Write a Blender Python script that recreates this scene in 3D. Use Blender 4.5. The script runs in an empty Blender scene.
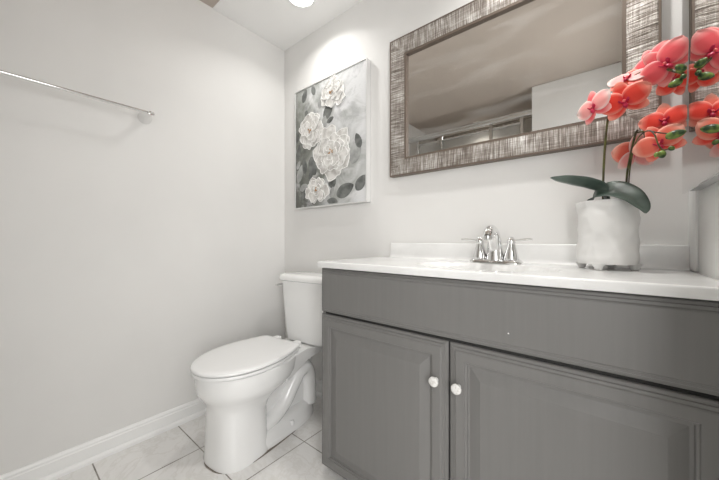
import bpy, bmesh, math, random
from mathutils import Vector, Matrix

# ------------------------------------------------------------------ scene, camera, world, light, exposure
S = bpy.context.scene
C = S.collection
PI = math.pi
R = math.radians
S.view_settings.view_transform = 'Standard'
S.view_settings.look = 'None'
S.view_settings.gamma = 1.0
S.view_settings.use_curve_mapping = False
S.view_settings.exposure = 0.0

ROOM_W, CEIL, FRONT, ALCOVE = 1.949, 2.311, -1.70, -2.45

cam_d = bpy.data.cameras.new('camera')
cam = bpy.data.objects.new('camera', cam_d); C.objects.link(cam)
cam.location = (1.755, -1.30, 0.975)
cam.rotation_euler = (R(90), 0, R(39.43))
cam_d.sensor_fit = 'HORIZONTAL'; cam_d.sensor_width = 36.0
cam_d.lens = 36.0 * 299.75 / 719.0
cam_d.clip_start = 0.01
S.camera = cam

W = bpy.data.worlds.new('world'); S.world = W
W.use_nodes = True
W.node_tree.nodes['Background'].inputs[0].default_value = (1.0, 0.98, 0.95, 1)
W.node_tree.nodes['Background'].inputs[1].default_value = 0.7

def area(name, loc, rot, sx, sy, power, col=(1, 1, 1), shape='RECTANGLE', parent=None):
    l = bpy.data.lights.new(name, 'AREA'); l.shape = shape; l.size = sx; l.size_y = sy
    l.energy = power; l.color = col
    o = bpy.data.objects.new(name, l); C.objects.link(o)
    o.location = loc; o.rotation_euler = rot; o.parent = parent
    return o

# unseen fill lamps, added to brighten the room through the right wall's doorway
area('added_fill_side', (2.75, -1.30, 1.45), (0, R(90), 0), 1.7, 1.4, 20.0, (1.0, 0.992, 0.985))
area('added_fill_far', (2.33, -2.65, 1.35), (R(90), 0, R(16)), .55, 1.9, 17.0, (1.0, 0.992, 0.985))
area('added_fill_diagonal', (2.72, -2.25, 1.30), (R(90), 0, R(37)), 1.3, 1.9, 62.0, (1.0, 0.992, 0.985))
CAN_POWER = 2.6
CAN2_POWER = 6.0
SHOWER_FILL_POWER = 2.2

# ------------------------------------------------------------------ materials
def mat(name, col=(.8, .8, .8), rough=.5, metal=0.0, **kw):
    m = bpy.data.materials.new(name); m.use_nodes = True
    b = m.node_tree.nodes['Principled BSDF']
    b.inputs['Base Color'].default_value = (*col, 1)
    b.inputs['Roughness'].default_value = rough
    b.inputs['Metallic'].default_value = metal
    for k, v in kw.items():
        b.inputs[k.replace('_', ' ')].default_value = v
    return m

class NB:
    """small node-building helper"""
    def __init__(s, m):
        s.t = m.node_tree; s.n = s.t.nodes; s.l = s.t.links
        s.b = s.n['Principled BSDF']
    def node(s, kind, **kw):
        n = s.n.new(kind)
        for k, v in kw.items(): setattr(n, k, v)
        return n
    def link(s, a, b): s.l.new(a, b)
    def coord(s, scale=(1, 1, 1), loc=(0, 0, 0), out='Object', rot=(0, 0, 0)):
        tc = s.node('ShaderNodeTexCoord'); mp = s.node('ShaderNodeMapping')
        mp.inputs['Scale'].default_value = scale; mp.inputs['Location'].default_value = loc
        mp.inputs['Rotation'].default_value = rot
        s.link(tc.outputs[out], mp.inputs['Vector']); return mp.outputs[0]
    def noise(s, vec, scale=5, detail=3, rough=.5, dist=0.0):
        n = s.node('ShaderNodeTexNoise'); n.inputs['Scale'].default_value = scale
        n.inputs['Detail'].default_value = detail; n.inputs['Roughness'].default_value = rough
        n.inputs['Distortion'].default_value = dist
        s.link(vec, n.inputs['Vector']); return n.outputs['Fac']
    def ramp(s, fac, stops):
        r = s.node('ShaderNodeValToRGB'); e = r.color_ramp.elements
        while len(e) < len(stops): e.new(.5)
        for el, (p, c) in zip(e, stops):
            el.position = p; el.color = (*c, 1) if len(c) == 3 else c
        s.link(fac, r.inputs[0]); return r.outputs[0]
    def math(s, op, a, b=None, c=None):
        n = s.node('ShaderNodeMath', operation=op)
        for i, v in enumerate((a, b, c)):
            if v is None: continue
            if isinstance(v, (int, float)): n.inputs[i].default_value = v
            else: s.link(v, n.inputs[i])
        return n.outputs[0]
    def mix(s, fac, a, b, blend='MIX'):
        n = s.node('ShaderNodeMix', data_type='RGBA', blend_type=blend)
        for i, v in ((0, fac), (6, a), (7, b)):
            if isinstance(v, (int, float)): n.inputs[i].default_value = v
            elif isinstance(v, tuple): n.inputs[i].default_value = (*v, 1)
            else: s.link(v, n.inputs[i])
        return n.outputs[2]
    def bump(s, h, strength=.2, dist=.01):
        b = s.node('ShaderNodeBump'); b.inputs['Strength'].default_value = strength
        b.inputs['Distance'].default_value = dist
        s.link(h, b.inputs['Height']); s.link(b.outputs[0], s.b.inputs['Normal'])
    def color(s, c): s.link(c, s.b.inputs['Base Color'])
    def rough(s, c): s.link(c, s.b.inputs['Roughness'])

M = {}
def wall_paint(name, col, bump=.05):
    m = mat(name, col, .62); n = NB(m)
    v = n.coord()
    f = n.noise(v, 2.2, 3)
    n.color(n.ramp(f, [(.3, tuple(c * .97 for c in col)), (.7, tuple(min(1, c * 1.02) for c in col))]))
    n.bump(n.noise(v, 260, 2), bump, .002)
    return m
M['wall'] = wall_paint('wall_paint', (.75, .742, .725))
M['ceiling'] = wall_paint('ceiling_paint', (.86, .855, .845))
M['taupe'] = wall_paint('taupe_ceiling_paint', (.52, .455, .40))
M['trim'] = mat('white_trim_paint', (.86, .86, .85), .35)
M['alcove'] = wall_paint('alcove_paint', (.62, .57, .51))

# cabinet paint: warm mid grey, faint wood grain showing through
m = mat('grey_cabinet_paint', (.125, .121, .114), .42); n = NB(m)
v = n.coord((60, 60, 2.4)); f = n.noise(v, 1.0, 4, .6)
n.color(n.ramp(f, [(.3, (.168, .165, .159)), (.7, (.180, .176, .170))]))
n.bump(f, .05, .001); M['cab'] = m
M['cab_gap_shade'] = mat('cabinet_gap_shade', (.02, .02, .019), .8)  # near-black colour for the shade between doors and drawer front

# counter: white cultured marble
m = mat('white_cultured_marble', (.84, .84, .83), .16, Coat_Weight=.3); n = NB(m)
f = n.noise(n.coord(), 7, 5, .6, .8)
n.color(n.ramp(f, [(.35, (.74, .74, .73)), (.6, (.80, .80, .79))])); M['marble'] = m; m.node_tree.nodes['Principled BSDF'].inputs['Roughness'].default_value = .24

M['porcelain'] = mat('white_porcelain', (.83, .83, .82), .10, Coat_Weight=.4)
M['seat_plastic'] = mat('white_seat_plastic', (.85, .85, .845), .22)
M['chrome'] = mat('chrome', (.80, .80, .80), .07, 1.0)
M['nickel'] = mat('brushed_nickel', (.62, .62, .61), .24, 1.0)
M['backing'] = mat('grey_mirror_backing', (.46, .455, .45), .6)
M['dark'] = mat('painted_gap_shade', (.03, .03, .03), .8)
M['caulk'] = mat('grimy_caulk', (.22, .19, .16), .9)

# floor tile
m = mat('marble_floor_tile', (.7, .69, .67), .22); n = NB(m)
tc = n.node('ShaderNodeTexCoord'); sp = n.node('ShaderNodeSeparateXYZ'); n.link(tc.outputs['Object'], sp.inputs[0])
def gline(comp, x0, p, w):
    a = n.math('SUBTRACT', comp, x0); a = n.math('DIVIDE', a, p); a = n.math('ADD', a, .5)
    a = n.math('FRACT', a); a = n.math('SUBTRACT', a, .5); a = n.math('ABSOLUTE', a)
    return n.math('LESS_THAN', a, w / p / 2)
g = n.math('MAXIMUM', gline(sp.outputs[0], .288, .340, .005), gline(sp.outputs[1], -.690, .340, .005))
vv = n.coord()
vein = n.noise(vv, 5.5, 6, .62, 1.6)
tile = n.ramp(vein, [(.28, (.76, .75, .735)), (.47, (.81, .80, .785)), (.53, (.74, .725, .70)), (.58, (.81, .80, .785)), (.8, (.77, .76, .745))])
gn = n.noise(vv, 9, 2)
grout = n.ramp(gn, [(.35, (.18, .165, .145)), (.65, (.36, .34, .31))])
n.color(n.mix(g, tile, grout))
n.rough(n.math('MULTIPLY_ADD', g, .6, .22))
n.bump(n.math('SUBTRACT', 1.0, g), .3, .002)
M['floor'] = m

# mirror glass: silvered, with faint wiping streaks
def mirror_mat(name, tint):
    m = mat(name, (tint, tint, tint * .985), .0, 1.0); n = NB(m)
    f = n.noise(n.coord((1.3, 1.3, 8.0), rot=(0, R(16), 0)), 1.9, 4, .5, .7)
    r = n.ramp(f, [(.50, (0, 0, 0)), (.78, (1, 1, 1))])
    n.color(n.mix(n.math('MULTIPLY', r, .4), (tint, tint, tint * .985), (.88, .88, .87)))
    n.rough(n.math('MULTIPLY_ADD', r, .05, .002))
    n.link(n.math('MULTIPLY_ADD', r, -.14, 1.0), n.b.inputs['Metallic'])
    return m
M['mirror'] = mirror_mat('mirror_glass', .86)
M['mirror_clear'] = mat('clear_mirror_glass', (.84, .845, .84), 0.0, 1.0)

# frame: scratched silver leaf over brown; rails differ in the direction of their ribs
def frame_mat(name, ribs):          # ribs: axis along which the ribs repeat (0 = x, 2 = z)
    m = mat(name, (.4, .37, .34), .42, .55); n = NB(m)
    s1 = [11, 11, 11]; s1[ribs] = 300
    s2 = [16, 16, 16]; s2[2 - ribs] = 360
    a = n.noise(n.coord(tuple(s1)), 1.0, 3, .65)
    b = n.noise(n.coord(tuple(s2)), 1.0, 3, .65)
    big = n.noise(n.coord(), 14, 3)
    h = n.math('ADD', n.math('MULTIPLY', a, .70), n.math('MULTIPLY', b, .30))
    hh = n.math('ADD', h, n.math('MULTIPLY', n.math('SUBTRACT', big, .5), .30))
    n.color(n.ramp(hh, [(.36, (.12, .098, .082)), (.45, (.23, .20, .175)), (.55, (.40, .37, .34)), (.66, (.76, .745, .72))]))
    n.bump(h, .7, .005)
    return m
M['frame_x'] = frame_mat('silver_leaf_ribs_along_x', 0)
M['frame_z'] = frame_mat('silver_leaf_ribs_along_z', 2)
M['frame_edge'] = mat('dark_brown_frame_edge', (.16, .125, .10), .45, .3)

# picture
m = mat('painted_canvas', (.5, .5, .5), .7); n = NB(m)
vo = n.coord((1, 1, 1))
f1 = n.noise(vo, 5.0, 5, .6, .9)
sp = n.node('ShaderNodeSeparateXYZ'); tc = n.node('ShaderNodeTexCoord'); n.link(tc.outputs['Object'], sp.inputs[0])
gx = n.math('MULTIPLY_ADD', sp.outputs[0], .95, .02)
gz = n.math('MULTIPLY', n.math('SUBTRACT', sp.outputs[2], .35), .28)
lum = n.math('ADD', n.math('ADD', n.math('MULTIPLY', n.math('SUBTRACT', f1, .5), 1.3), gx), gz)
c1 = n.ramp(lum, [(.0, (.12, .125, .11)), (.16, (.25, .26, .235)), (.36, (.47, .48, .47)), (.58, (.68, .685, .69))])
f2 = n.noise(vo, 11, 4, .6, .5)
blot = n.ramp(f2, [(.56, (0, 0, 0)), (.66, (1, 1, 1))])
c2 = n.mix(n.math('MULTIPLY', blot, .40), c1, (.30, .305, .31))
f3 = n.noise(n.coord((1, 1, 1), (3, 1, 2)), 9, 3, .5, .4)
n.color(n.mix(n.math('MULTIPLY', n.ramp(f3, [(.58, (0, 0, 0)), (.72, (1, 1, 1))]), .6), c2, (.80, .80, .80)))
n.bump(n.noise(vo, 45, 4, .6, 1.0), .5, .004); M['canvas'] = m
m = mat('white_impasto', (.78, .76, .73), .6); n = NB(m)
n.color(n.ramp(n.noise(n.coord(), 26, 3), [(.35, (.48, .465, .44)), (.6, (.74, .73, .705))]))
n.bump(n.noise(n.coord(), 70, 3), .4, .004); M['impasto'] = m
M['impasto_edge'] = mat('white_impasto_ridge', (.90, .90, .88), .5)
M['impasto_heart'] = mat('ochre_impasto', (.42, .25, .12), .6)
m = mat('grey_leaf_paint', (.2, .2, .2), .6); n = NB(m)
n.color(n.ramp(n.noise(n.coord(), 22, 3), [(.3, (.07, .074, .07)), (.7, (.21, .22, .21))])); M['leaf_paint'] = m
m = mat('pale_leaf_paint', (.3, .3, .3), .6); n = NB(m)
n.color(n.ramp(n.noise(n.coord(), 22, 3), [(.3, (.24, .245, .235)), (.7, (.46, .47, .46))])); M['leaf_paint_pale'] = m
M['silver_edge'] = mat('pale_silver_frame', (.74, .74, .73), .3, .35)

# pot: matte white ceramic
m = mat('white_matte_ceramic', (.84, .835, .82), .55); n = NB(m)
n.bump(n.noise(n.coord(), 60, 3), .1, .003); M['ceramic'] = m
m = mat('knob_ceramic', (.84, .83, .80), .25); n = NB(m)
n.color(n.ramp(n.noise(n.coord(), 140, 2), [(.36, (.60, .58, .55)), (.50, (.74, .73, .71))])); M['knob'] = m
m = mat('orchid_leaf', (.03, .06, .04), .38); n = NB(m)
n.color(n.ramp(n.noise(n.coord((1, 1, 1)), 14, 3), [(.35, (.022, .042, .031)), (.7, (.095, .13, .108))])); M['leaf'] = m
m = mat('orchid_stem', (.13, .17, .035), .5); n = NB(m)
n.color(n.ramp(n.noise(n.coord((1, 1, .3)), 60, 3), [(.42, (.05, .04, .018)), (.6, (.13, .14, .03))])); M['stem'] = m
m = mat('orchid_bud', (.12, .22, .03), .35); n = NB(m)
n.color(n.ramp(n.noise(n.coord(), 55, 2), [(.44, (.018, .055, .014)), (.68, (.22, .32, .06))])); M['bud'] = m
M['moss'] = mat('dark_moss', (.05, .045, .03), .9)
def petal_mat(name, heart, mid, edge):
    m = mat(name, mid, .45, Subsurface_Weight=.0); n = NB(m)
    at = n.node('ShaderNodeAttribute', attribute_name='petal_t')
    ve = n.node('ShaderNodeAttribute', attribute_name='petal_v')
    c = n.ramp(at.outputs['Fac'], [(0, heart), (.25, mid), (.6, mid), (1.0, edge)])
    w = n.noise(n.coord(), 38, 3)
    edgef = n.ramp(ve.outputs['Fac'], [(.62, (0, 0, 0)), (1, (1, 1, 1))])
    c = n.mix(n.math('MULTIPLY', edgef, .75), c, edge)
    c = n.mix(n.math('MULTIPLY', w, .28), c, tuple(min(1, x * 1.2 + .01) for x in mid))
    n.color(c)
    n.b.inputs['Specular IOR Level'].default_value = .25
    return m
M['coral'] = petal_mat('coral_petal', (.50, .004, .03), (.81, .058, .036), (.95, .40, .31))
M['coral_light'] = petal_mat('light_coral_petal', (.62, .02, .05), (.87, .17, .115), (.96, .53, .42))
M['pink'] = petal_mat('pink_petal', (.55, .005, .06), (.84, .115, .13), (.95, .47, .44))
M['pale'] = petal_mat('pale_pink_petal', (.72, .03, .10), (.90, .36, .34), (.95, .80, .76))
M['lip'] = mat('crimson_orchid_lip', (.52, .008, .055), .4)
M['column'] = mat('orchid_column', (.80, .16, .16), .4)

def emit(name, col, st):
    m = mat(name, (.9, .9, .9), .4); b = m.node_tree.nodes['Principled BSDF']
    b.inputs['Emission Color'].default_value = (*col, 1); b.inputs['Emission Strength'].default_value = st
    return m
M['lamp'] = emit('lit_diffuser', (1, .985, .96), 6.0)
m = mat('shower_glass', (.86, .87, .86), .25, Transmission_Weight=.85, IOR=1.2); M['glass'] = m

# ------------------------------------------------------------------ builders
def link_mesh(name, bm, material, parent=None, smooth=True, sharp=40):
    bmesh.ops.recalc_face_normals(bm, faces=bm.faces)
    me = bpy.data.meshes.new(name)
    bm.to_mesh(me); bm.free()
    for k in (material if isinstance(material, (list, tuple)) else [material]): me.materials.append(k)
    if smooth:
        for p in me.polygons: p.use_smooth = True
        try: me.set_sharp_from_angle(angle=R(sharp))
        except Exception: pass
    o = bpy.data.objects.new(name, me); C.objects.link(o)
    o.parent = parent
    return o
def thing(name, label, cat, loc=(0, 0, 0), rotz=0, group=None):
    o = bpy.data.objects.new(name, None); C.objects.link(o); o.empty_display_size = .05
    o.location = loc; o.rotation_euler = (0, 0, rotz)
    o['label'] = label; o['category'] = cat
    if group: o['group'] = group
    return o
def tag(o, label, cat):
    o['label'] = label; o['category'] = cat; return o
def struct(name, bm, m, smooth=False):
    o = link_mesh(name, bm, m, None, smooth); o['kind'] = 'structure'; return o

def box(bm, x0, x1, y0, y1, z0, z1, bev=0.0, seg=2, mi=0):
    vs = [bm.verts.new(p) for p in ((x0, y0, z0), (x1, y0, z0), (x1, y1, z0), (x0, y1, z0), (x0, y0, z1), (x1, y0, z1), (x1, y1, z1), (x0, y1, z1))]
    fs = [bm.faces.new([vs[i] for i in q]) for q in ((3, 2, 1, 0), (4, 5, 6, 7), (0, 1, 5, 4), (1, 2, 6, 5), (2, 3, 7, 6), (3, 0, 4, 7))]
    for f in fs: f.material_index = mi
    if bev:
        es = list({e for f in fs for e in f.edges})
        bmesh.ops.bevel(bm, geom=es, offset=bev, segments=seg, profile=.6, affect='EDGES')
    return bm
def Bx(*a, **k): return box(bmesh.new(), *a, **k)

def loft(bm, rings, cap0=True, cap1=True, closed=True, mi=0):
    vr = [[bm.verts.new(p) for p in r] for r in rings]
    n_ = len(vr[0])
    for a, b in zip(vr, vr[1:]):
        for i in range(n_ if closed else n_ - 1):
            j = (i + 1) % n_
            f = bm.faces.new((a[i], a[j], b[j], b[i])); f.material_index = mi
    if cap0: bm.faces.new(vr[0][::-1]).material_index = mi
    if cap1: bm.faces.new(vr[-1]).material_index = mi
    return vr
def lathe(bm, prof, seg=32, center=(0, 0, 0), axis='z', mi=0, cap0=True, cap1=True):
    rings = []
    for r, h in prof:
        ring = []
        for k in range(seg):
            a = 2 * PI * k / seg
            u, w = r * math.cos(a), r * math.sin(a)
            p = {'z': (u, w, h), 'y': (u, h, w), 'x': (h, u, w)}[axis]
            ring.append((p[0] + center[0], p[1] + center[1], p[2] + center[2]))
        rings.append(ring)
    loft(bm, rings, cap0, cap1, mi=mi); return bm
def smooth_path(pts, n_=8):
    """Catmull-Rom through points (tuples of any length)"""
    P = [pts[0]] + list(pts) + [pts[-1]]; out = []
    for i in range(1, len(P) - 2):
        a, b, c, d = P[i - 1], P[i], P[i + 1], P[i + 2]
        for k in range(n_):
            t = k / n_
            out.append(tuple(.5 * (2 * b[j] + (c[j] - a[j]) * t + (2 * a[j] - 5 * b[j] + 4 * c[j] - d[j]) * t * t + (3 * b[j] - a[j] - 3 * c[j] + d[j]) * t ** 3) for j in range(len(b))))
    out.append(tuple(pts[-1])); return out
def tube(bm, pts, seg=12, sub=8, flat=1.0, mi=0):
    """pts: (x,y,z,r); flat scales the second cross axis"""
    path = smooth_path(pts, sub) if sub else pts
    up = None; rings = []
    for i, p in enumerate(path):
        a = Vector(path[max(i - 1, 0)][:3]); b = Vector(path[min(i + 1, len(path) - 1)][:3])
        t = (b - a).normalized()
        if up is None:
            up = Vector((0, 0, 1)) if abs(t.z) < .9 else Vector((1, 0, 0))
        s_ = t.cross(up).normalized(); up = s_.cross(t).normalized()
        c = Vector(p[:3]); r = p[3]
        rings.append([tuple(c + s_ * (r * math.cos(2 * PI * k / seg)) + up * (r * flat * math.sin(2 * PI * k / seg))) for k in range(seg)])
    loft(bm, rings, mi=mi); return bm
def rrect(x0, x1, y0, y1, r, z, n_=6):
    pts = []
    for cx, cy, a0 in ((x1 - r, y1 - r, 0), (x0 + r, y1 - r, 90), (x0 + r, y0 + r, 180), (x1 - r, y0 + r, 270)):
        for k in range(n_ + 1):
            a = R(a0 + 90 * k / n_)
            pts.append((cx + r * math.cos(a), cy + r * math.sin(a), z))
    return pts
def ellring(cx, yf, yb, hw, z, e=2.2, n_=48, split=None):
    """egg-shaped ring: front y=yf, back y=yb, half width hw, widest at split"""
    ym = split if split is not None else (yf + yb) / 2
    pts = []
    for k in range(n_):
        a = 2 * PI * k / n_
        c, s_ = math.cos(a), math.sin(a)
        x = math.copysign(abs(c) ** (2 / e), c) * hw
        yy = math.copysign(abs(s_) ** (2 / e), s_)
        pts.append((cx + x, ym + (yy * (yb - ym) if yy > 0 else -yy * (yf - ym)), z))
    return pts
def profile_panel(x0, x1, z0, z1, yb, prof, cap=True):
    """front panel facing -y: prof = list of (inset, y offset towards -y from yb)"""
    bm = bmesh.new()
    rings = [[(x0 + i, yb - d, z0 + i), (x1 - i, yb - d, z0 + i), (x1 - i, yb - d, z1 - i), (x0 + i, yb - d, z1 - i)] for i, d in prof]
    loft(bm, rings, True, cap); return bm

# ------------------------------------------------------------------ setting
bm = Bx(-.1, 3.3, ALCOVE - .1, .1, -.05, 0); struct('floor', bm, M['floor'])
struct('wall_back', Bx(-.1, ROOM_W + .1, 0, .1, 0, CEIL + .06), M['wall'])
struct('wall_left', Bx(-.1, 0, ALCOVE - .1, 0, 0, CEIL + .06), M['wall'])
# right wall with an unseen doorway, added to let the fill lamps in
bm = bmesh.new()
box(bm, ROOM_W, ROOM_W + .1, -.90, 0, 0, CEIL + .06)
box(bm, ROOM_W, ROOM_W + .1, -1.66, -.90, 2.05, CEIL + .06)
box(bm, ROOM_W, ROOM_W + .1, ALCOVE - .1, -1.66, 0, CEIL + .06)
struct('wall_right', bm, M['wall'])
# wall behind the camera: a white stretch right of the shower alcove
struct('wall_front', Bx(1.255, ROOM_W, FRONT - .1, FRONT, 0, CEIL), M['trim'])
bm = bmesh.new(); box(bm, 0, 1.355, ALCOVE - .1, ALCOVE, 0, CEIL); box(bm, 1.255, 1.355, ALCOVE, FRONT - .1, 0, CEIL)
struct('wall_alcove', bm, M['alcove'])
struct('ceiling', Bx(-.1, ROOM_W, -.502, 0, CEIL, CEIL + .06), M['ceiling'])
struct('ceiling_taupe', Bx(-.1, ROOM_W, ALCOVE - .1, -.502, CEIL + .004, CEIL + .06), M['taupe'])

def baseboard(bm, along, a0, a1):
    # profile (distance from wall, z)
    prof = [(0, 0), (.024, 0), (.024, .012), (.020, .020), (.0135, .024), (.0135, .070), (.0105, .074), (.0105, .082), (.006, .090), (0, .092)]
    rings = []
    for a in (a0, a1):
        rings.append([(d, a, z) if along == 'y' else (a, -d, z) for d, z in prof])
    loft(bm, rings); return bm
struct('baseboard_left', baseboard(bmesh.new(), 'y', FRONT, 0), M['trim'])
struct('baseboard_back', baseboard(bmesh.new(), 'x', .0245, .836), M['trim'])
# white corner board on the right wall, behind the end of the counter
struct('trim_1', Bx(ROOM_W - .006, ROOM_W, -.090, 0, .889, CEIL, bev=.002), M['trim'])
# door casing round the added doorway in the right wall
bm = bmesh.new()
box(bm, ROOM_W - .014, ROOM_W, -.90, -.84, 0, 2.11, bev=.003); box(bm, ROOM_W - .014, ROOM_W, -1.695, -1.66, 0, 2.11, bev=.003)
box(bm, ROOM_W - .014, ROOM_W, -1.66, -.90, 2.05, 2.11, bev=.003)
struct('trim_2', bm, M['trim'])

# ------------------------------------------------------------------ ceiling can lights
def can(x, y, label, power):
    t = thing('ceiling_light', label, 'ceiling light', (x, y, CEIL), 0, 'round ceiling lights')
    bm = bmesh.new(); lathe(bm, [(.066, 0), (.086, 0), (.086, -.004), (.080, -.010), (.070, -.012), (.066, -.008)], 48, cap0=False, cap1=False)
    bmesh.ops.bridge_loops(bm, edges=[e for e in bm.edges if e.is_boundary])
    link_mesh('trim_ring', bm, M['trim'], t)
    bm = bmesh.new(); lathe(bm, [(.066, -.001), (.066, -.010), (.060, -.013), (.03, -.0145), (.004, -.015)], 48)
    link_mesh('diffuser', bm, M['lamp'], t)
    l = area('ceiling_light_lamp', (0, 0, -.017), (0, 0, 0), .09, .09, power, (1, .985, .955), 'DISK', t)
    l.data.spread = R(140)
can(.470, -.240, 'small round white ceiling light lit above the toilet', CAN_POWER)
can(1.62, -.36, 'small round white ceiling light lit above the vanity', CAN2_POWER)
can(.62, -2.26, 'added round ceiling light brightening the shower alcove', SHOWER_FILL_POWER)  # lamp added out of view to lift the dark alcove

# ------------------------------------------------------------------ shower enclosure behind the camera (seen in the mirror)
t = thing('shower_enclosure', 'framed sliding shower door reflected in the mirror, brushed metal header', 'shower door', (0, FRONT - .05, 0))
bm = bmesh.new(); box(bm, .004, 1.251, -.022, .022, 2.085, 2.132, bev=.004); box(bm, .004, 1.251, -.03, .026, 2.118, 2.134, bev=.003)
link_mesh('header', bm, M['nickel'], t)
link_mesh('sill', Bx(.004, 1.251, -.03, .03, 0, .12, bev=.006), M['trim'], t)
for x in (.12, .395, .90, 1.167): link_mesh('stile', Bx(x - .014, x + .014, -.014, .014, .12, 2.085, bev=.003), M['nickel'], t)
for a, b in ((.134, .381), (.409, .886), (.914, 1.153)):
    link_mesh('glass_pane', Bx(a, b, -.003, .003, .14, 2.03), M['glass'], t)
    link_mesh('pane_rail', Bx(a, b, -.010, .010, 2.03, 2.046, bev=.002), M['nickel'], t)

# ------------------------------------------------------------------ toilet
t = thing('toilet', 'white two-piece toilet with closed lid between left wall and vanity', 'toilet', (.367, 0, 0), R(7))
N_ = 56
bm = bmesh.new()
rings = [ellring(0, yf, yb, hw, z, e, N_, sp_) for z, yf, yb, hw, e, sp_ in (
    (.000, -.722, -.46, .124, 2.8, -.58), (.012, -.725, -.46, .126, 2.8, -.58), (.035, -.721, -.468, .120, 2.8, -.59),
    (.12, -.718, -.475, .115, 2.8, -.59), (.20, -.717, -.475, .115, 2.7, -.59), (.235, -.719, -.455, .119, 2.5, -.57),
    (.262, -.727, -.41, .132, 2.3, -.55), (.285, -.741, -.37, .151, 2.2, -.53), (.303, -.754, -.33, .167, 2.15, -.52), (.322, -.764, -.30, .177, 2.1, -.515), (.345, -.769, -.285, .182, 2.1, -.51),
    (.388, -.771, -.275, .184, 2.1, -.51), (.400, -.769, -.275, .182, 2.1, -.51), (.4035, -.760, -.28, .175, 2.1, -.51))]
loft(bm, rings)
# deck that carries the tank
loft(bm, [[(x, y, z0 + (z1 - z0) * k) for x, y, z0, z1 in
           [(-.165, -.44, .30, .400), (-.128, -.26, .335, .396), (-.118, -.20, .338, .384), (-.115, -.03, .34, .383), (.115, -.03, .34, .383), (.118, -.20, .338, .384), (.128, -.26, .335, .396), (.165, -.44, .30, .400)]] for k in (0, .15, .85, .99, 1.0)])
link_mesh('bowl', bm, M['porcelain'], t, sharp=50)
bm = bmesh.new()
# recessed web behind the pedestal, with the round trapway arching over it on both sides
loft(bm, [[(x, y, z) for x, y in ((-.062, -.52), (-.056, -.15), (-.04, -.135), (.04, -.135), (.056, -.15), (.062, -.52))] for z in (.03, .20, .30, .37)])
for s_ in (-1, 1):
    tube(bm, [(s_ * .058, -.50, .085, .040), (s_ * .062, -.43, .105, .040), (s_ * .064, -.365, .145, .040), (s_ * .064, -.315, .205, .041), (s_ * .063, -.265, .258, .042), (s_ * .061, -.215, .268, .042), (s_ * .058, -.180, .225, .041), (s_ * .058, -.170, .15, .041), (s_ * .060, -.175, .06, .044)], 18, 8)
link_mesh('trapway', bm, M['porcelain'], t)
bm = bmesh.new()
loft(bm, [ellring(0, -.60, yb, hw, z, 3.2, N_, -.42) for z, yb, hw in ((0, -.132, .122), (.018, -.132, .123), (.028, -.135, .120), (.050, -.138, .113), (.070, -.142, .102), (.082, -.15, .085), (.088, -.17, .06))])
link_mesh('foot', bm, M['porcelain'], t)
for s_ in (-1, 1):
    bm = bmesh.new(); lathe(bm, [(.013, .030), (.013, .042), (.010, .050), (.003, .053)], 16, (s_ * .108, -.355, .006))
    link_mesh('bolt_cap', bm, M['seat_plastic'], t)
def seat_outline(ins, z, n_=20, front=-.788, back=-.303, hw=.187, ym=-.535, hb=.138, r=.022):
    pts = []
    hw -= ins; front += ins; back -= ins; hb -= ins * .6
    for k in range(2 * n_ + 1):                 # right side, round the front, left side
        a = PI * k / (2 * n_)
        pts.append((hw * math.cos(a), ym - (ym - front) * math.sin(a) ** .92, z))
    side = []
    for k in range(1, 11):
        q = k / 10
        y = ym + (back - r - ym) * q
        side.append((hb + (hw - hb) * (1 - q ** 1.9), y))
    for x, y in side: pts.append((-x, y, z))
    for k in range(1, 5):
        a = R(180 - 90 * k / 4); pts.append((-hb + r + r * math.cos(a), back - r + r * math.sin(a), z))
    for k in range(0, 4):
        a = R(90 - 90 * k / 4); pts.append((hb - r + r * math.cos(a), back - r + r * math.sin(a), z))
    for x, y in reversed(side): pts.append((x, y, z))
    return [(x + (y - front) * -.022, y, z_) for x, y, z_ in pts]      # the seat sits a touch askew on its hinges
bm = bmesh.new(); loft(bm, [seat_outline(i, z) for i, z in ((.008, .4045), (.003, .407), (.002, .413), (.004, .418), (.010, .4190), (.026, .4195), (.026, .4240))])
link_mesh('seat', bm, M['seat_plastic'], t)
bm = bmesh.new(); loft(bm, [seat_outline(i, z) for i, z in ((.024, .4238), (.002, .4240), (.000, .4255), (.000, .4315), (.003, .4355), (.010, .4385), (.03, .4405), (.07, .4420), (.12, .4430))])
link_mesh('lid', bm, M['seat_plastic'], t)
for s_ in (-1, 1):
    bm = bmesh.new(); box(bm, s_ * .075 - .018, s_ * .075 + .018, -.302, -.268, .401, .434, bev=.006, seg=3)
    link_mesh('hinge', bm, M['seat_plastic'], t)
bm = bmesh.new()
def tank_ring(hw, yb, yf, r, z, bow=.012):
    ring = rrect(-hw, hw, yf, yb, r, z, 6); out = []; OFF = .040
    for x, y, z_ in ring:
        if y < (yf + yb) / 2: y -= bow * (1 - (x / hw) ** 2)
        out.append((x + OFF, y, z_))
    return out
loft(bm, [tank_ring(*a) for a in ((.110, -.05, -.175, .03, .3838), (.134, -.042, -.188, .034, .389), (.148, -.035, -.196, .036, .402), (.152, -.03, -.20, .036, .44), (.163, -.024, -.210, .036, .62), (.169, -.021, -.215, .036, .738))])
link_mesh('tank', bm, M['porcelain'], t)
bm = bmesh.new()
loft(bm, [tank_ring(*a) for a in ((.174, -.026, -.219, .038, .738), (.182, -.021, -.228, .042, .743), (.184, -.020, -.230, .042, .757), (.181, -.022, -.226, .042, .768), (.172, -.03, -.216, .04, .7755), (.154, -.045, -.195, .035, .778))])
link_mesh('tank_lid', bm, M['porcelain'], t)
bm = bmesh.new(); lathe(bm, [(.012, -.165), (.012, -.177), (.009, -.180)], 16, (.040, -.13, .715), 'x')
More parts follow.
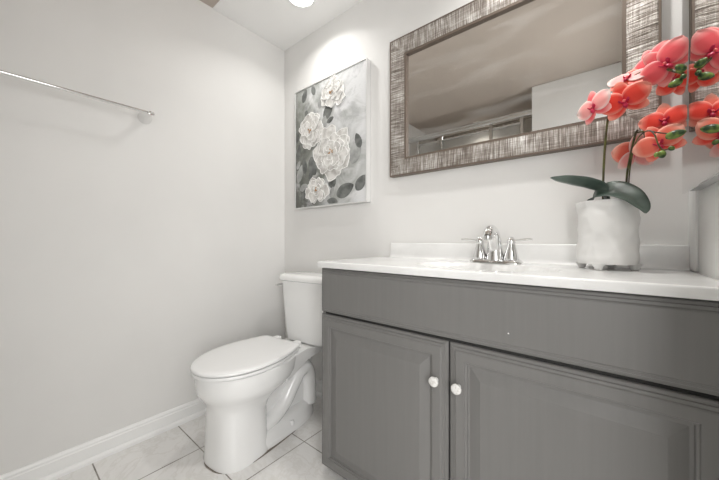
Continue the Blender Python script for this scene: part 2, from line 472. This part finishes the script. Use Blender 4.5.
tube(bm, [(-.139, -.13, .715, .007), (-.143, -.16, .714, .0065), (-.144, -.20, .713, .006), (-.142, -.232, .711, .0075)], 10, 5)
o = link_mesh('flush_lever', bm, M['chrome'], t); o['label'] = 'chrome lever on the side of the tank'
# grimy caulk line round the foot
bm = bmesh.new()
outer = ellring(0, -.7285, -.132, .1285, .0005, 2.6, N_, -.52); inner = ellring(0, -.70, -.16, .10, .0005, 2.6, N_, -.52)
top = ellring(0, -.7285, -.132, .1285, .003, 2.6, N_, -.52); topi = ellring(0, -.70, -.16, .10, .003, 2.6, N_, -.52)
loft(bm, [inner, outer, top, topi], False, False)
link_mesh('caulk_line', bm, M['caulk'], t)

# ------------------------------------------------------------------ vanity cabinet
FACE = -.415
t = thing('vanity_cabinet', 'grey painted bathroom vanity with two raised-panel doors', 'cabinet', (0, 0, 0))
bm = bmesh.new(); box(bm, .828, .850, FACE + .018, -.001, .028, .8615); box(bm, 1.928, 1.946, FACE + .018, -.001, .028, .8615)
box(bm, .850, 1.928, -.012, -.001, .046, .8615); box(bm, .850, 1.928, FACE + .018, -.001, .028, .046)
link_mesh('carcass', bm, M['cab'], t, False)
link_mesh('face_frame', Bx(.828, 1.946, FACE, FACE + .018, .028, .8615), M['cab'], t, False)
link_mesh('toe_kick', Bx(.90, 1.946, FACE + .06, FACE + .078, 0, .028), M['cab'], t, False)
edge = [(0, 0), (0, .008), (.003, .011), (.009, .0115), (.0105, .0150), (.017, .0158), (.019, .0185), (.022, .020)]
bm = profile_panel(.829, 1.944, .6765, .857, FACE, edge)
fr = link_mesh('false_drawer_front', bm, M['cab'], t, False)
bm = bmesh.new(); lathe(bm, [(.0022, 0), (.0018, -.0006)], 9, (1.555, FACE - .0199, 0.727), 'y')
link_mesh('paint_chip', bm, M['trim'], fr)['label'] = 'small white paint chip'
door_prof = edge + [(.047, .020), (.049, .0165), (.053, .0155), (.055, .010), (.061, .0095), (.092, .0185), (.095, .0185)]
for x0, x1, kx in ((.829, 1.3840, 1.350), (1.3900, 1.944, 1.4205)):
    d = link_mesh('door', profile_panel(x0, x1, .032, .6665, FACE, door_prof), M['cab'], t, False)
    bm = bmesh.new(); lathe(bm, [(.0075, -.020), (.0065, -.024), (.006, -.030), (.0085, -.0325), (.0138, -.0345), (.0156, -.038), (.0147, -.042), (.011, -.0442), (.004, -.0452)], 24, (kx, FACE, .544), 'y')
    k = link_mesh('knob', bm, M['knob'], d); k['label'] = 'white ceramic knob'
bm = bmesh.new(); box(bm, 1.3835, 1.3905, FACE - .002, FACE, .04, .665); box(bm, .846, 1.94, FACE - .002, FACE, .6665, .6765)
link_mesh('painted_gap_shade', bm, M['cab_gap_shade'], t, False)  # strips on the face frame that paint in the shade of the gaps

# ------------------------------------------------------------------ countertop with integral sink
t = thing('vanity_countertop', 'glossy white vanity countertop with integral oval sink and backsplash', 'countertop', (0, 0, .862))
X0, X1, Y0, Y1, TH = .836, 1.947, -.455, -.001, .025
BX, BY, BA, BB, BD = 1.43, -.262, .225, .140, .125
bm = bmesh.new(); nx, ny = 90, 44
grid = []
for j in range(ny + 1):
    row = []
    for i in range(nx + 1):
        x = X0 + .004 + (X1 - X0 - .008) * i / nx; y = Y0 + .004 + (Y1 - Y0 - .008) * j / ny
        r2 = math.hypot((x - BX) / BA, (y - BY) / BB)
        z = TH
        if r2 < 1:
            q = 1 - r2
            z -= BD * (1 - (1 - min(1, q * 1.5)) ** 2.2) * .98
        row.append(bm.verts.new((x, y, z)))
    grid.append(row)
for j in range(ny):
    for i in range(nx):
        bm.faces.new((grid[j][i], grid[j][i + 1], grid[j + 1][i + 1], grid[j + 1][i]))
loop = [grid[0][i] for i in range(nx + 1)] + [grid[j][nx] for j in range(1, ny + 1)] + [grid[ny][i] for i in range(nx - 1, -1, -1)] + [grid[j][0] for j in range(ny - 1, 0, -1)]
prev = loop
for off, z in ((.0012, TH - .0012), (0, TH - .004), (0, .003), (.002, .0005), (.03, .0005)):
    cur = []
    for v in loop:
        tx = (v.co.x - (X0 + .004)) / (X1 - X0 - .008); ty = (v.co.y - (Y0 + .004)) / (Y1 - Y0 - .008)
        cur.append(bm.verts.new((X0 + off + (X1 - X0 - 2 * off) * tx, Y0 + off + (Y1 - Y0 - 2 * off) * ty, z)))
    for i in range(len(loop)):
        j = (i + 1) % len(loop)
        bm.faces.new((prev[i], prev[j], cur[j], cur[i]))
    prev = cur
slab = link_mesh('slab', bm, M['marble'], t, sharp=45)
bm = bmesh.new()
# backsplash with a cove at its foot
prof = [(-.0015, TH), (-.034, TH + .0003), (-.0265, TH + .002), (-.0205, TH + .008), (-.0185, TH + .018), (-.0185, .094), (-.0165, .0975), (-.0125, .0985), (-.0015, .0985)]
loft(bm, [[(x, y, z) for y, z in prof] for x in (.906, 1.9425)])
link_mesh('backsplash', bm, M['marble'], t, sharp=60)
bm = bmesh.new(); lathe(bm, [(.006, TH - .122), (.021, TH - .121), (.021, TH - .117), (.016, TH - .116), (.004, TH - .118)], 24, (BX, BY, 0))
link_mesh('drain', bm, M['chrome'], t)['label'] = 'chrome sink drain'

# ------------------------------------------------------------------ faucet
t = thing('faucet', 'chrome centerset faucet with two lever handles on the white countertop', 'faucet', (1.429, -.090, .887))
bm = bmesh.new()
loft(bm, [rrect(-.094 + i, .094 - i, -.031 + i, .031 - i, .024, z, 6) for i, z in ((0, 0), (0, .005), (.003, .011), (.008, .015), (.015, .018))])
link_mesh('base_plate', bm, M['chrome'], t)
bm = bmesh.new()
tube(bm, [(0, .004, .014, .034), (0, .003, .028, .0315), (0, .000, .052, .028), (0, -.008, .080, .025), (0, -.022, .106, .0225), (0, -.042, .122, .0205), (0, -.064, .124, .0190), (0, -.082, .114, .0180), (0, -.091, .100, .0172)], 20, 8)
sp_ = link_mesh('spout', bm, M['chrome'], t)
bm = bmesh.new(); lathe(bm, [(.012, .104), (.0135, .092), (.0115, .088)], 18, (0, -.093, 0))
link_mesh('aerator', bm, M['nickel'], sp_)
for s_ in (-1, 1):
    bm = bmesh.new(); lathe(bm, [(.025, .015), (.0255, .022), (.024, .032), (.0205, .046), (.0165, .060), (.0140, .070), (.0130, .074), (.0150, .078), (.0145, .086), (.0115, .092), (.0085, .097), (.004, .100)], 22, (s_ * .056, 0, 0))
    h = link_mesh('handle', bm, M['chrome'], t)
    bm = bmesh.new(); tube(bm, [(s_ * .060, 0, .084, .0075), (s_ * .076, -.003, .087, .0060), (s_ * .094, -.006, .0895, .0068), (s_ * .112, -.009, .0905, .0078), (s_ * .126, -.011, .0900, .0060)], 12, 5, .62)
    link_mesh('lever', bm, M['chrome'], h)
bm = bmesh.new(); tube(bm, [(0, .030, .012, .003), (0, .030, .06, .003), (0, .030, .085, .003)], 8, 2); lathe(bm, [(.003, .083), (.0055, .088), (.0055, .093), (.002, .096)], 12, (0, .030, 0))
link_mesh('lift_rod', bm, M['chrome'], t)

# ------------------------------------------------------------------ framed wall mirror
MX0, MX1, MZ0, MZ1 = .910, 1.884, 1.293, 1.975
FW = .090
t = thing('wall_mirror', 'wide wall mirror in a scratched silver and brown frame above the vanity', 'mirror', (MX0, 0, MZ0))
w, h = MX1 - MX0, MZ1 - MZ0
def rail(a, b):
    """one mitred rail; a,b outer corners in (x,z), counter-clockwise seen from the room"""
    ax, az = a; bx, bz = b
    dx, dz = bx - ax, bz - az; L = math.hypot(dx, dz); dx /= L; dz /= L
    nx_, nz_ = -dz, dx                       # inward
    bm = bmesh.new()
    prof = [(.006, -.001), (.006, -.031), (.012, -.032), (.030, -.030), (.060, -.0265), (.076, -.0235), (.079, -.0235), (.079, -.001)]
    rings = []
    for (px, pz), s_ in ((a, 1), (b, -1)):
        rings.append([(px + nx_ * i + dx * i * s_, y, pz + nz_ * i + dz * i * s_) for i, y in prof])
    loft(bm, rings); return bm
cs = [(0, 0), (w, 0), (w, h), (0, h)]
for k in range(4):
    link_mesh('frame_rail', rail(cs[k], cs[(k + 1) % 4]), M['frame_x'] if k % 2 == 0 else M['frame_z'], t, False)
def rim(i0, i1, y0, y1):
    bm = bmesh.new()
    def rect(i, y): return [(i, y, i), (w - i, y, i), (w - i, y, h - i), (i, y, h - i)]
    loft(bm, [rect(i0, y1), rect(i0, y0), rect(i0 + .0015, y0 - .0015), rect(i1 - .001, y0 - .001), rect(i1, y1)], False, False)
    return bm
link_mesh('outer_edge', rim(0, .008, -.031, -.001), M['frame_edge'], t, False)['label'] = 'dark brown outer edge of the frame'
link_mesh('inner_lip', rim(.078, FW, -.021, -.004), M['frame_edge'], t, False)['label'] = 'dark inner lip round the glass'
link_mesh('mirror_glass', Bx(.0785, w - .0785, -.009, -.004, .0785, h - .0785), M['mirror'], t, False)

# ------------------------------------------------------------------ frameless mirror on the right wall
t = thing('side_mirror', 'frameless mirror on the right wall reflecting the orchid', 'mirror', (ROOM_W, 0, 1.10))
link_mesh('backing', Bx(-.029, -.001, -.775, -.118, .006, .90), M['backing'], t, False)
bm = bmesh.new()
def r2(i, x): return [(x, -.785 + i, i), (x, -.112 - i, i), (x, -.112 - i, .906 - i), (x, -.785 + i, .906 - i)]
loft(bm, [r2(0, -.029), r2(0, -.0335), r2(.009, -.035)])
link_mesh('mirror_glass', bm, M['mirror_clear'], t, False)

# ------------------------------------------------------------------ floral picture
t = thing('floral_picture', 'white and grey floral canvas in a thin pale frame above the toilet', 'picture', (.160, 0, 1.18))
PW, PH = .606, .772
link_mesh('canvas', Bx(.007, PW - .007, -.033, -.004, .007, PH - .007), M['canvas'], t, False)
bm = bmesh.new()
def rct(i, y): return [(i, y, i), (PW - i, y, i), (PW - i, y, PH - i), (i, y, PH - i)]
loft(bm, [rct(0, -.002), rct(0, -.038), rct(.005, -.038), rct(.007, -.030)], False, False)
link_mesh('picture_frame', bm, M['silver_edge'], t, False)
rnd = random.Random(5)
CF = -.0331
def blob(bm, cx, cz, ang, L, Wd, lift, mi, ridge=False):
    """raised ruffled petal of thick paint, root at (cx,cz), lying `lift` above the canvas"""
    ca, sa = math.cos(ang), math.sin(ang); n_ = 26; pts = []; ph = rnd.uniform(0, 6)
    for k in range(n_):
        a = 2 * PI * k / n_
        u = .5 - .5 * math.cos(a); v_ = math.sin(a) * (.30 + .70 * u ** .7)
        wob = 1 + (.055 * math.sin(5 * a + ph) + .03 * math.sin(9 * a + ph * 2)) * u if ridge else 1
        pts.append((u * L * wob, v_ * Wd * .5 * wob))
    def ring(s_, y): return [(cx + (L * .45 + (u - L * .45) * s_) * ca - v_ * s_ * sa, y, cz + (L * .45 + (u - L * .45) * s_) * sa + v_ * s_ * ca) for u, v_ in pts]
    y1 = CF - lift
    loft(bm, [ring(.97, CF - .0002), ring(1, y1 + .0004), ring(.96, y1 - .0006), ring(.80, y1 + .0004), ring(.4, y1 - .0002)], True, True, mi=mi)
    if ridge:
        rg = ring(.955, y1 - .0004); rg = rg[5:22]
        tube(bm, [(*p, .0006 + .0013 * math.sin(PI * (i + .5) / len(rg))) for i, p in enumerate(rg)], 6, 0, mi=1)
def painted_flower(cx, cz, rx, rz, n_, heart=5):
    bm = bmesh.new(); lift = .0022
    for layer, (k0, s_, cnt) in enumerate(((0, 1.0, n_ + 1), (.5, .78, n_ - 1), (.3, .52, n_ - 2), (.1, .30, 3))):
        order = list(range(cnt)); rnd.shuffle(order)
        for k in order:
            a = 2 * PI * (k + k0) / cnt + rnd.uniform(-.25, .25)
            L = s_ * math.hypot(rx * math.cos(a), rz * math.sin(a)) * rnd.uniform(.84, 1.08)
            blob(bm, cx + rnd.uniform(-.006, .006), cz + rnd.uniform(-.006, .006), a, L, L * rnd.uniform(.95, 1.25), lift, 0, True)
            lift += .0006
    for k in range(heart):
        blob(bm, cx + rnd.uniform(-.010, .010), cz + rnd.uniform(-.012, .012), rnd.uniform(0, 6.28), .013, .007, lift + .001 + .0003 * k, 2)
    return link_mesh('painted_flower', bm, [M['impasto'], M['impasto_edge'], M['impasto_heart']], t, True, 30)
LEAFN = [0]
def clampleaf(cx, cz, a, L, Wd):
    bm = bmesh.new(); ca, sa = math.cos(a), math.sin(a); n_ = 20; pts = []; LEAFN[0] += 1
    for k in range(n_):
        q = 2 * PI * k / n_; u = .5 - .5 * math.cos(q); pts.append((u * L, math.copysign(abs(math.sin(q)) ** 1.35, math.sin(q)) * Wd * .5 * (1.1 - .35 * u)))
    def ring(s_, y): return [(min(PW - .012, max(.012, cx + (L * .5 + (u - L * .5) * s_) * ca - v_ * s_ * sa)), y, min(PH - .012, max(.012, cz + (L * .5 + (u - L * .5) * s_) * sa + v_ * s_ * ca))) for u, v_ in pts]
    e = .00004 * LEAFN[0]
    loft(bm, [ring(1, CF), ring(1, CF - .0003 - e), ring(.8, CF - .0006 - e)])
    link_mesh('painted_leaf', bm, M['leaf_paint' if LEAFN[0] % 3 else 'leaf_paint_pale'], t, False)
for cx, cz, a, L, Wd in ((.28, .52, 60, .12, .075), (.33, .60, 100, .10, .055), (.235, .60, 80, .09, .05), (.19, .70, 110, .07, .04), (.08, .68, 70, .09, .05),
                         (.03, .17, 70, .12, .06), (.10, .22, 95, .10, .05), (.20, .20, 120, .12, .07), (.05, .12, 20, .08, .05), (.38, .055, 20, .14, .085), (.35, .10, 100, .10, .07),
                         (.50, .22, 70, .14, .09), (.53, .07, 50, .10, .07), (.39, .015, 170, .09, .05), (.09, .62, 40, .07, .04), (.12, .57, 100, .06, .035), (.30, .50, 20, .06, .035), (.02, .26, 60, .06, .035), (.14, .18, 60, .07, .04), (.16, .24, 20, .06, .04), (.30, .14, 40, .06, .035), (.07, .055, 60, .08, .04), (.56, .30, 110, .09, .05), (.33, .045, 70, .07, .04), (.02, .43, 80, .07, .035), (.03, .33, 80, .09, .04), (.26, .45, 75, .10, .06), (.16, .32, -80, .11, .06), (.23, .40, 30, .08, .05)):
    clampleaf(cx, cz, R(a), L, Wd)
painted_flower(.345, .315, .155, .160, 7)
painted_flower(.155, .487, .108, .130, 6)
painted_flower(.350, .665, .105, .095, 6)
painted_flower(.214, .102, .105, .085, 5)

# ------------------------------------------------------------------ towel bar
t = thing('towel_bar', 'chrome towel bar mounted on the bare left wall', 'towel bar', (0, -.832, 1.575))
for y in (0, -.61):
    bm = bmesh.new(); lathe(bm, [(.030, 0), (.030, .005), (.028, .010), (.021, .022), (.015, .038), (.0118, .055), (.0112, .088), (.0085, .092), (.003, .0935)], 28, (0, y, 0), 'x')
    link_mesh('post', bm, M['chrome'], t)
bm = bmesh.new(); lathe(bm, [(.004, .020), (.0075, .017), (.0085, .010), (.007, .002), (.0065, -.002), (.0065, -.61), (.0085, -.62), (.004, -.632)], 20, (.078, 0, .004), 'y')
link_mesh('bar', bm, M['chrome'], t)

# ------------------------------------------------------------------ orchid in a footed white pot
OX, OY, OZ = 1.757, -.118, .887
t = thing('potted_orchid', 'coral artificial orchid in a footed white pot by the side mirror', 'plant', (OX, OY, OZ))
def L3(p): return (p[0] - OX, p[1] - OY, p[2] - OZ)
bm = bmesh.new(); rp = random.Random(3); seg = 64; nz = 26; ZB, ZT, PR = .017, .204, .0755
facets = [(rp.uniform(0, 2 * PI), rp.uniform(ZB, ZT), rp.uniform(.020, .034)) for _ in range(46)]
def dent(a, z):
    s_ = 0
    for fa, fz, fr_ in facets:
        da = (a - fa + PI) % (2 * PI) - PI
        q = ((da * PR) ** 2 + (z - fz) ** 2) / fr_ ** 2
        if q < 1: s_ = max(s_, (1 - q) ** 1.0)
    return s_ * .005
rings = [[(PR * .55 * math.cos(2 * PI * k / seg), PR * .55 * math.sin(2 * PI * k / seg), ZB) for k in range(seg)]]
for j in range(nz + 1):
    z = ZB + (ZT - ZB) * j / nz
    base = PR - .005 * (1 - min(1, j / 2)) + (.0025 if j >= nz - 1 else 0)
    rings.append([((base - dent(2 * PI * k / seg, z)) * math.cos(2 * PI * k / seg), (base - dent(2 * PI * k / seg, z)) * math.sin(2 * PI * k / seg), z + .0008 * math.sin(5 * 2 * PI * k / seg) * (j == nz)) for k in range(seg)])
for rr, z in ((PR - .003, ZT + .001), (PR - .006, ZT - .004), (PR - .007, ZT - .03), (.003, ZT - .032)):
    rings.append([(rr * math.cos(2 * PI * k / seg), rr * math.sin(2 * PI * k / seg), z) for k in range(seg)])
loft(bm, rings)
pot = link_mesh('pot', bm, M['ceramic'], t, sharp=60)
for a in (-108, -10, 80, 170):
    bm = bmesh.new(); lathe(bm, [(.0070, 0), (.0095, .002), (.0105, .007), (.0135, .013), (.017, .020)], 16, (.063 * math.cos(R(a)), .063 * math.sin(R(a)), 0))
    link_mesh('pot_foot', bm, M['ceramic'], pot)
bm = bmesh.new(); lathe(bm, [(.002, ZT - .014), (.03, ZT - .010), (.055, ZT - .014), (.064, ZT - .022), (.064, ZT - .030)], 28)
link_mesh('moss', bm, M['moss'], t)

# stems
def stem(pts, r=.0032):
    bm = bmesh.new(); tube(bm, [(*L3(p[:3]), p[3] if len(p) > 3 else r) for p in pts], 10, 8)
    return link_mesh('stem', bm, M['stem'], t)
stem([(1.748, -.105, 1.065), (1.7485, -.108, 1.16), (1.753, -.125, 1.26), (1.762, -.155, 1.345), (1.785, -.168, 1.405), (1.825, -.178, 1.432), (1.865, -.19, 1.425), (1.890, -.215, 1.398), (1.902, -.225, 1.384)])
stem([(1.801, -.105, 1.065), (1.8025, -.112, 1.16), (1.808, -.150, 1.21), (1.8165, -.185, 1.262), (1.822, -.190, 1.275)], .0028)
stem([(1.806, -.110, 1.065), (1.8075, -.118, 1.16), (1.812, -.165, 1.215), (1.819, -.200, 1.243), (1.830, -.215, 1.257), (1.842, -.230, 1.256), (1.850, -.243, 1.240), (1.856, -.250, 1.212), (1.864, -.25, 1.198), (1.876, -.25, 1.200)], .0017)
stem([(1.842, -.232, 1.255), (1.860, -.243, 1.243), (1.876, -.247, 1.236)], .0016)
stem([(1.820, -.188, 1.268), (1.838, -.17, 1.272), (1.862, -.160, 1.268), (1.874, -.165, 1.250), (1.874, -.19, 1.225)], .0022)
def bud(p, d, L, r):
    p = Vector(L3(p)); d = Vector(d).normalized(); bm = bmesh.new()
    pts = [(*(p + d * (L * (q - .5))), r * s_) for q, s_ in ((0, .35), (.12, .75), (.35, 1), (.6, .95), (.85, .6), (1, .12))]
    tube(bm, pts, 12, 3); link_mesh('bud', bm, M['bud'], t)
bud((1.897, -.225, 1.400), (-.6, -.3, .5), .025, .0088)
bud((1.888, -.222, 1.366), (-.8, -.1, -.3), .028, .0095)
bud((1.886, -.25, 1.232), (.9, -.2, .15), .036, .0105)
bud((1.862, -.25, 1.187), (.2, -.3, -.9), .020, .0085)
bud((1.853, -.25, 1.188), (-.4, -.2, -.7), .014, .006)
bud((1.879, -.25, 1.199), (.5, -.4, -.6), .014, .006)
bud((1.902, -.227, 1.376), (.2, -.3, -.8), .014, .006)

# leaves: grid surfaces along a bent midrib
def leaf(mid, wid, side, fold, nu=26, nv=10):
    P = smooth_path(mid, 6); bm = bmesh.new(); n_ = len(P); rows = []
    side = Vector(side).normalized()
    for i, p in enumerate(P):
        u = i / (n_ - 1); c = Vector(L3(p))
        tn = (Vector(P[min(i + 1, n_ - 1)]) - Vector(P[max(i - 1, 0)])).normalized()
        sd = (side - tn * side.dot(tn)).normalized(); nr = sd.cross(tn).normalized()
        wv = wid(u); row = []
        for j in range(nv + 1):
            q = 2 * j / nv - 1
            row.append(bm.verts.new(c + sd * (q * wv) + nr * (fold(u) * (abs(q) ** 1.3) * wv)))
        rows.append(row)
    for a, b in zip(rows, rows[1:]):
        for j in range(nv): bm.faces.new((a[j], a[j + 1], b[j + 1], b[j]))
    o = link_mesh('leaf', bm, M['leaf'], t)
    sm = o.modifiers.new('thickness', 'SOLIDIFY'); sm.thickness = .0016
    return o
leaf([(1.757, -.118, 1.088), (1.742, -.122, 1.120), (1.712, -.140, 1.137), (1.675, -.165, 1.150), (1.640, -.190, 1.161), (1.622, -.204, 1.169)],
     lambda u: .036 * max(.03, math.sin(PI * min(1, u ** .62 * 1.0)) ** .75) + .001, (.25, 1, -.35), lambda u: .42)
leaf([(1.722, -.118, 1.094), (1.730, -.142, 1.108), (1.748, -.155, 1.114), (1.775, -.166, 1.113), (1.806, -.184, 1.094), (1.828, -.202, 1.064), (1.836, -.210, 1.046)],
     lambda u: .040 * max(.03, math.sin(PI * min(1, .10 + u ** .95 * .90)) ** .8) + .001, (.28, .76, .58), lambda u: -.35 + .1 * u)

# flowers
def petal(parent, Mx, ang, L, Wd, tilt, cup, m, wave=.0):
    bm = bmesh.new(); nu, nv = 12, 10
    lt = bm.verts.layers.float.new('petal_t'); lv = bm.verts.layers.float.new('petal_v'); rows = []
    ca, sa = math.cos(ang), math.sin(ang)
    for i in range(nu + 1):
        u = i / nu; row = []
        wv = Wd * .5 * max(.10 if u < .5 else .02, math.sin(PI * min(1, .04 + .96 * u ** .85)) ** .55)
        for j in range(nv + 1):
            q = 2 * j / nv - 1
            a = u * L; b = q * wv
            z = L * (tilt * u + cup * (u * u) * .5) + abs(q) ** 2 * wv * cup * .8 + wave * L * math.sin(q * 3.2 + u * 4) * u
            z = z + .002
            p = Mx @ Vector((a * ca - b * sa, a * sa + b * ca, z)); p.x = min(p.x, 1.9122 - OX)
            v = bm.verts.new(p); v[lt] = u; v[lv] = max(abs(q), u if u > .8 else 0); row.append(v)
        rows.append(row)
    for a, b in zip(rows, rows[1:]):
        for j in range(nv): bm.faces.new((a[j], a[j + 1], b[j + 1], b[j]))
    o = link_mesh('petal', bm, M[m], parent)
    sm = o.modifiers.new('thickness', 'SOLIDIFY'); sm.thickness = .0009; sm.offset = 0
    return o
def flower(c, face, up, size, mats, cup=-.12, tilt=-.05):
    """c centre, face direction the flower looks, up: direction of the dorsal sepal, size: petal length"""
    z = Vector(face).normalized(); y = Vector(up); y = (y - z * y.dot(z)).normalized(); x = y.cross(z)
    c = Vector(L3(c))
    Mx = Matrix(((x.x, y.x, z.x, c.x), (x.y, y.y, z.y, c.y), (x.z, y.z, z.z, c.z), (0, 0, 0, 1)))
    big, sep = mats
    # lip and column
    bm = bmesh.new(); s_ = size * .8
    def P(a, b, cc, r): return (*(Mx @ Vector((a * s_, b * s_, cc * s_))), r * s_)
    tube(bm, [P(0, .04, .02, .07), P(0, .02, .12, .085), P(0, -.02, .20, .07), P(0, -.04, .23, .02)], 10, 3, mi=1)
    tube(bm, [P(0, -.05, .04, .06), P(0, -.16, .16, .11), P(0, -.30, .20, .13), P(0, -.42, .14, .05)], 10, 4, .55)
    for sgn in (-1, 1):
        tube(bm, [P(0, -.06, .05, .04), P(sgn * .13, -.04, .17, .09), P(sgn * .20, .06, .24, .07), P(sgn * .20, .12, .26, .02)], 8, 3, .5)
    fl = link_mesh('flower', bm, [M['lip'], M['column']], t); s_ = size
    petal(fl, Mx, R(90), s_ * .98, s_ * .62, tilt - .03, cup, sep)
    petal(fl, Mx, R(-38), s_ * .92, s_ * .62, tilt - .04, cup, sep)
    petal(fl, Mx, R(218), s_ * .92, s_ * .62, tilt - .04, cup, sep)
    Mb = Mx @ Matrix.Translation((0, 0, s_ * .05))
    petal(fl, Mb, R(14), s_ * 1.02, s_ * .98, tilt + .02, cup, big, .03)
    petal(fl, Mb, R(166), s_ * 1.02, s_ * .98, tilt + .02, cup, big, .03)
    return fl
flower((1.794, -.200, 1.357), (-.12, -1, -.22), (-.25, 0, 1), .059, ('coral', 'coral'))
flower((1.728, -.190, 1.362), (-.70, -.8, -.05), (-.35, 0, 1), .055, ('pale', 'pink'))
flower((1.802, -.170, 1.428), (-.25, -.80, .62), (.3, .6, .8), .050, ('pale', 'coral'))
flower((1.874, -.200, 1.430), (-.30, -1, -.15), (-.95, 0, .85), .061, ('pink', 'pink'))
flower((1.850, -.165, 1.462), (-.65, -.8, .15), (-.5, .3, 1), .050, ('pink', 'pink'))
flower((1.893, -.185, 1.385), (-.2, -1, -.3), (.3, 0, -1), .040, ('coral', 'coral'))
flower((1.874, -.185, 1.288), (-.25, -1, .10), (-.10, 0, 1), .052, ('coral', 'coral_light'))
flower((1.862, -.205, 1.226), (-.30, -1, -.12), (-.45, .1, 1), .054, ('coral_light', 'coral'))
flower((1.820, -.125, 1.225), (-.45, .75, .30), (-.15, 0, 1), .062, ('coral_light', 'pale'))
